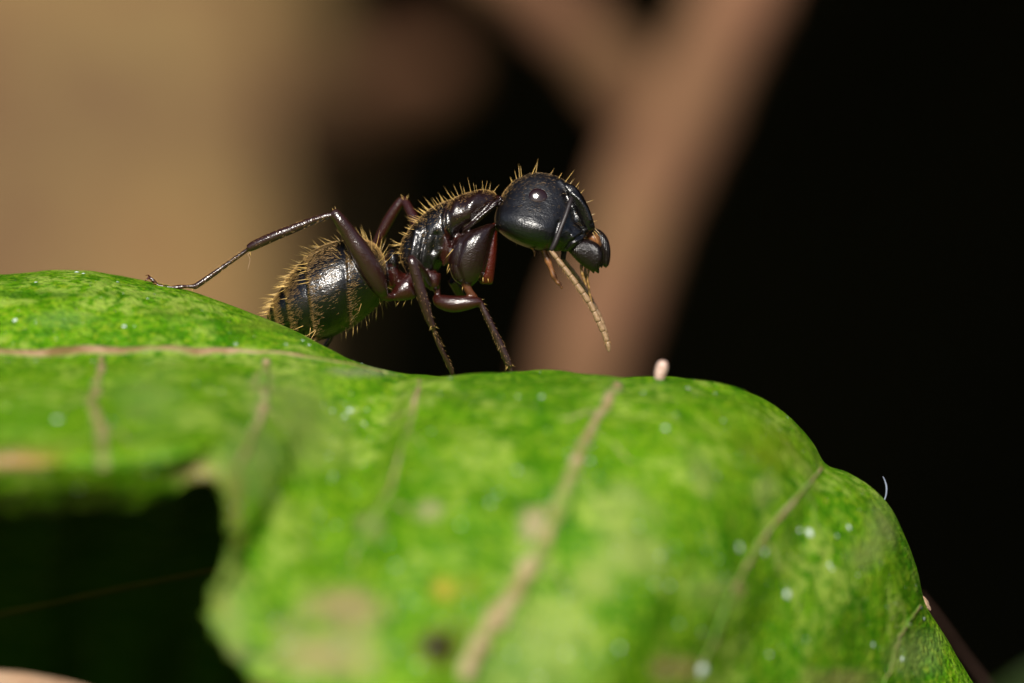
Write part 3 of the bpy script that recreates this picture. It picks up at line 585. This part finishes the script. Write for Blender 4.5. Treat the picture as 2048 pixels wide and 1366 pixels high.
    # antennae: scape with eleven segments
    def antenna(path, scape, tint_mat, r0):
        v, f = skin(tube(scape, 26, 12)); an = mesh('antenna', v, f, M_SCAPE, root)
        C = cr(np.array(path, float), 200); L = np.concatenate([[0], np.cumsum(np.linalg.norm(np.diff(C[:, :2], axis=0), axis=1))]); cutsL = np.linspace(0, L[-1], 12)
        for s in range(11):
            a, b2 = np.interp([cutsL[s], cutsL[s+1]], L, np.arange(200)); ii = np.linspace(a, b2, 9)
            pts = np.array([[np.interp(k, np.arange(200), C[:, q]) for q in range(3)] for k in ii])
            base = r0*(.82+.25*math.sin(min(s/10, 1)*2.6)); prof = np.array([.84, .92, .95, .98, 1.0, 1.03, 1.05, 1.0, .86])
            if s == 10: prof = np.array([.75, .95, 1.0, 1.0, .95, .86, .7, .48, .12])
            v, f = skin(tube3(np.array([P(*q) for q in pts]), base*prof, 12)); mesh('segment', v, f, tint_mat, an)
    antenna([(1101, 500, AY-.95), (1118, 522, AY-.95), (1140, 550, AY-.95), (1160, 578, AY-.93), (1180, 607, AY-.9), (1196, 640, AY-.88), (1207, 664, AY-.85), (1215, 686, AY-.83), (1218, 704, AY-.82)],
            [(1143, 396, AY-.66, .045), (1139, 408, AY-.76, .05), (1131, 432, AY-.89, .048), (1120, 460, AY-.96, .05), (1110, 486, AY-.97, .056), (1102, 501, AY-.95, .05)], M_FLAG, .056)
    antenna([(1128, 520, AY+.75), (1150, 548, AY+.78), (1166, 572, AY+.8), (1186, 608, AY+.82), (1200, 636, AY+.82), (1209, 660, AY+.82), (1215, 682, AY+.82)],
            [(1147, 398, AY+.6, .05), (1145, 420, AY+.72, .055), (1138, 460, AY+.78, .055), (1130, 500, AY+.76, .06), (1127, 520, AY+.75, .05)], M_FLAG, .05)
    # jaws
    G = loft([(1139, 486, 1136, 502, .07), (1160, 478, 1146, 514, .20), (1182, 480, 1158, 526, .24), (1198, 490, 1171, 536, .22), (1205, 506, 1182, 542, .18), (1204, 522, 1190, 543, .12), (1199, 536, 1194, 543, .05)], 34, 24, AY-.30, ex=.82)
    v, f = skin(G); jaw = mesh('mandible', v, f, M_MAND, root)
    for u, v_, r in ((1203, 532, .055), (1196, 543, .06), (1187, 543, .05)):
        v, f = skin(tube([(u-8, v_-12, AY-.22, r), (u-2, v_-3, AY-.18, r*.8), (u+1, v_+3, AY-.15, r*.25)], 8, 10)); mesh('tooth', v, f, M_MAND, jaw)
    G = loft([(1186, 455, 1170, 478, .08), (1202, 461, 1182, 488, .15), (1214, 474, 1192, 498, .17), (1220, 492, 1199, 508, .16), (1221, 512, 1202, 516, .13), (1218, 529, 1204, 528, .09), (1212, 536, 1207, 533, .03)], 34, 20, AY+.16)
    v, f = skin(G); jaw = mesh('mandible', v, f, M_MAND, root)
    v, f = skin(loft([(1176, 458, 1168, 472, .1), (1192, 464, 1178, 486, .2), (1200, 476, 1190, 494, .18), (1204, 490, 1198, 500, .05)], 20, 16, AY-.02)); mesh('lip', v, f, M_PALP, root)
    # palps under the head
    def palp(pts, m=M_PALP): v, f = skin(tube(pts, 26, 10, lambda f, th: (1+.15*np.cos(f*25))*np.ones_like(th))); mesh('palp', v, f, m, root)
    palp([(1086, 494, AY-.15, .06), (1092, 512, AY-.2, .062), (1100, 532, AY-.22, .055), (1108, 552, AY-.22, .055), (1114, 563, AY-.22, .04), (1120, 569, AY-.22, .035), (1125, 577, AY-.22, .02)])
    palp([(1050, 482, AY-.2, .05), (1058, 489, AY-.25, .05), (1064, 495, AY-.27, .035), (1069, 504, AY-.27, .022), (1069, 513, AY-.27, .012)])
    palp([(1164, 520, AY-.1, .03), (1163, 538, AY-.12, .03), (1167, 556, AY-.12, .028), (1172, 570, AY-.12, .02)], M_AMBERP)
    palp([(1172, 528, AY+.1, .035), (1171, 548, AY+.1, .032), (1176, 566, AY+.1, .026), (1180, 590, AY+.1, .02), (1184, 606, AY+.1, .012)], M_AMBERP)
    palp([(1178, 530, AY-.05, .02), (1177, 545, AY-.05, .022), (1175, 560, AY-.05, .018), (1179, 578, AY-.05, .012)], M_AMBERP)
    # ---- bristles
    H = Hairs(); Fz = Hairs()
    def dirs(G):
        n = grid_normals(G); tg = np.gradient(G, axis=0); tg /= np.linalg.norm(tg, axis=2, keepdims=True)+1e-9; return n, tg
    n, tg = dirs(gas); M, K = gas.shape[:2]
    wav = lambda: rng.normal(0, .16, 3)
    def at(G, n, tg, f, th):
        M, K = G.shape[:2]; x = np.clip(f*(M-1), 1, M-2.01); i = int(x); a = x-i; y = (th/6.283185 % 1)*K; j = int(y) % K; b = y-int(y); j2 = (j+1) % K
        mixv = lambda A: (1-a)*((1-b)*A[i, j]+b*A[i, j2])+a*((1-b)*A[i+1, j]+b*A[i+1, j2])
        return mixv(G), mixv(n), mixv(tg)
    for c in [.15, .25]+cuts:                                             # rows along the rear margins of the plates
        for q in range(30 if c > .3 else 15):
            f = c-.012+rng.normal(0, .012 if c > .3 else .04); th = rng.uniform(0, 6.283)
            if math.cos(th) < .35 and not (math.cos(th) < -.55): continue
            p, nn_, tt = at(gas, n, tg, f, th)
            H.add(p, nn_+tt*rng.uniform(.35, 1.0)+wav(), rng.uniform(.18, .40)*(1 if c < .7 else .85), rng.uniform(.0046, .0072), tt*.10)
    for q in range(110):                                                  # scattered bristles on the back and the belly
        f = rng.uniform(.06, .97); th = rng.normal(0, .5)+(math.pi if rng.random() < .3 else 0); p, nn_, tt = at(gas, n, tg, f, th)
        H.add(p, nn_+tt*rng.uniform(.4, 1.1)+wav(), rng.uniform(.16, .32), rng.uniform(.0040, .0062), tt*.10)
    for q in range(24000):                                                # lying golden down, thickest on the upper side and the margins
        f = rng.uniform(.05, .97); th = rng.uniform(0, 6.283)
        near = min([c-f if c >= f else 9 for c in cuts+[1.1]]); dens = .16+.75*math.exp(-(near/.045)**2)+.6*max(0, math.cos(th))**.7-.25*max(0, -math.cos(th))
        after = min([f-c if f >= c else 9 for c in cuts])
        if after < .045: dens *= .04
        if rng.random() > dens: continue
        p, nn_, tt = at(gas, n, tg, f, th)
        Fz.add(p, tt+nn_*rng.uniform(.03, .22)+rng.normal(0, .08, 3), rng.uniform(.05, .12), rng.uniform(.0010, .0018))
    def top_row(G, f0, f1, cnt, l0, l1, spread=.35, back=(0, 0), r=.0050):
        n, tg = dirs(G); M, K = G.shape[:2]
        for q in range(cnt):
            p, nn_, tt = at(G, n, tg, rng.uniform(f0, f1), rng.normal(0, spread))
            H.add(p, nn_+tt*rng.uniform(*back)+rng.normal(0, .1, 3), rng.uniform(l0, l1), r*rng.uniform(.8, 1.25))
    top_row(pro, .15, .75, 15, .14, .34, .35, (-.1, .2)); top_row(mes, .30, .85, 27, .16, .38, .4, (.0, .35)); top_row(ppd, .2, .5, 10, .10, .2, .4, (0, .3)); top_row(ppd, .55, .85, 15, .18, .36, .5, (-.2, .5))
    for G, cnt in ((pro, 420), (mes, 420), (ppd, 380), (head, 700)):
        n, tg = dirs(G); M, K = G.shape[:2]
        for q in range(cnt):
            p, nn_, tt = at(G, n, tg, rng.uniform(.08, .92), abs(rng.normal(0, .75)))
            Fz.add(p, tt*.9+nn_*.2+rng.normal(0, .15, 3), rng.uniform(.03, .07), rng.uniform(.0012, .002))
    # bristles on the head, one by one: foot u, v, tip u, v
    for u, v, u2, v2, y in [(1033, 357, 1029, 340, 0), (1039, 353, 1037, 325, .1), (1043, 352, 1041, 330, -.1), (1065, 347, 1074, 325, -.1), (1072, 346, 1076, 315, .1), (1100, 350, 1109, 336, .1), (1132, 362, 1150, 338, -.1), (1140, 368, 1150, 355, .1), (1150, 377, 1160, 362, 0), (1153, 380, 1159, 372, .1), (1157, 391, 1170, 377, -.1), (1172, 405, 1190, 399, 0), (1018, 467, 1014, 478, 0), (1036, 476, 1032, 493, -.15), (1183, 430, 1192, 427, 0), (1024, 364, 1020, 352, .2), (1118, 356, 1124, 345, -.1), (1178, 447, 1196, 440, -.2), (1188, 462, 1202, 476, -.3), (1190, 458, 1205, 472, -.2), (1186, 466, 1196, 484, -.3)]:
        a, b2 = P(u, v, AY+y), P(u2, v2, AY+y*1.3); H.add(a, b2-a, np.linalg.norm(b2-a), .0072)
    for u, v, u2, v2, y in [(668, 424, 664, 415, -1.0), (671, 422, 670, 412, -1.05), (806, 398, 801, 387, .9), (812, 400, 818, 388, .9), (866, 655, 858, 662, -1.15), (868, 652, 880, 658, -1.1), (862, 653, 858, 664, -1.2), (1018, 728, 1008, 742, -.3), (1016, 732, 1010, 744, -.35), (1020, 728, 1032, 734, -.3), (963, 606, 976, 610, -.42), (960, 600, 970, 598, -.4), (385, 575, 384, 585, -.8), (966, 556, 966, 567, -.35), (976, 558, 977, 566, -.3), (800, 601, 790, 615, -.3), (812, 600, 804, 616, -.3), (824, 596, 822, 612, -.25), (790, 602, 792, 616, -.2), (500, 505, 502, 514, -.85), (897, 530, 892, 548, -.5), (899, 538, 893, 549, -.5), (905, 500, 888, 520, -.65), (925, 570, 925, 585, -.4)]:
        a, b2 = P(u, v, AY+y), P(u2, v2, AY+y); H.add(a, b2-a, np.linalg.norm(b2-a), .0085)
    # short hairs along the limbs
    for path, cnt, r in [([(660, 431, AY-1.05, .06), (590, 456, AY-.95, .09), (510, 490, AY-.85, .098)], 120, .1), ([(486, 506, AY-.82, .045), (392, 572, AY-.8, .06)], 80, .06), ([(390, 573, AY-.8, .04), (330, 574, AY-.85, .04), (296, 553, AY-.85, .03)], 90, .05), ([(825, 526, AY-1.3, .10), (847, 600, AY-1.2, .108), (866, 656, AY-1.1, .066)], 90, .1), ([(868, 660, AY-1.1, .05), (902, 738, AY-.75, .056)], 70, .06), ([(964, 612, AY-.42, .062), (996, 680, AY-.36, .078), (1019, 733, AY-.3, .066)], 100, .08), ([(1103, 505, AY-.95, .05), (1160, 578, AY-.93, .06), (1207, 664, AY-.85, .06), (1216, 690, AY-.83, .05)], 140, .06), ([(758, 572, AY-.72, .17), (700, 470, AY-1.0, .165)], 60, .15)]:
        R = cr(np.array(path, float), 60); C = np.array([P(*q[:3]) for q in R]); T = np.gradient(C, axis=0); T /= np.linalg.norm(T, axis=1)[:, None]
        for q in range(cnt):
            i = rng.integers(2, 58); d = rng.normal(0, 1, 3); d -= T[i]*d.dot(T[i]); d /= np.linalg.norm(d)
            Fz.add(C[i]+d*R[i, 3]*.9, d*.6+T[i]*.8, rng.uniform(.04, .08), .0032)
    H.build('bristles', M_AMBER, root, 'stuff'); Fz.build('downy_hair', M_DOWN, root, 'stuff')
    V, F = skin(tube([(499, 506, AY-.8, .012), (496, 510, AY-.8, .011), (500, 518, AY-.8, .008), (498, 530, AY-.8, .008), (495, 541, AY-.8, .004)], 20, 6)); mesh('spur', V, F, M_FLAG, root)
M_SCAPE, t, b = material('scape', (.010, .006, .0065), .5, .45); a = noise(t, 20, 3, .6, objco(t)); bump(t, b, a.outputs[0], .3, .02)
M_AMBERP, t, b = material('amber_palp', (.22, .12, .03), .35, .5); a = noise(t, 14, 3, .6, objco(t))
t.links.new(ramp(t, a.outputs[0], [(.35, (.10, .05, .015)), (.65, (.32, .18, .05))]), b.inputs['Base Color'])
M_DOWN, t, b = material('golden_down', (.36, .21, .065), .35, .6)
ant()
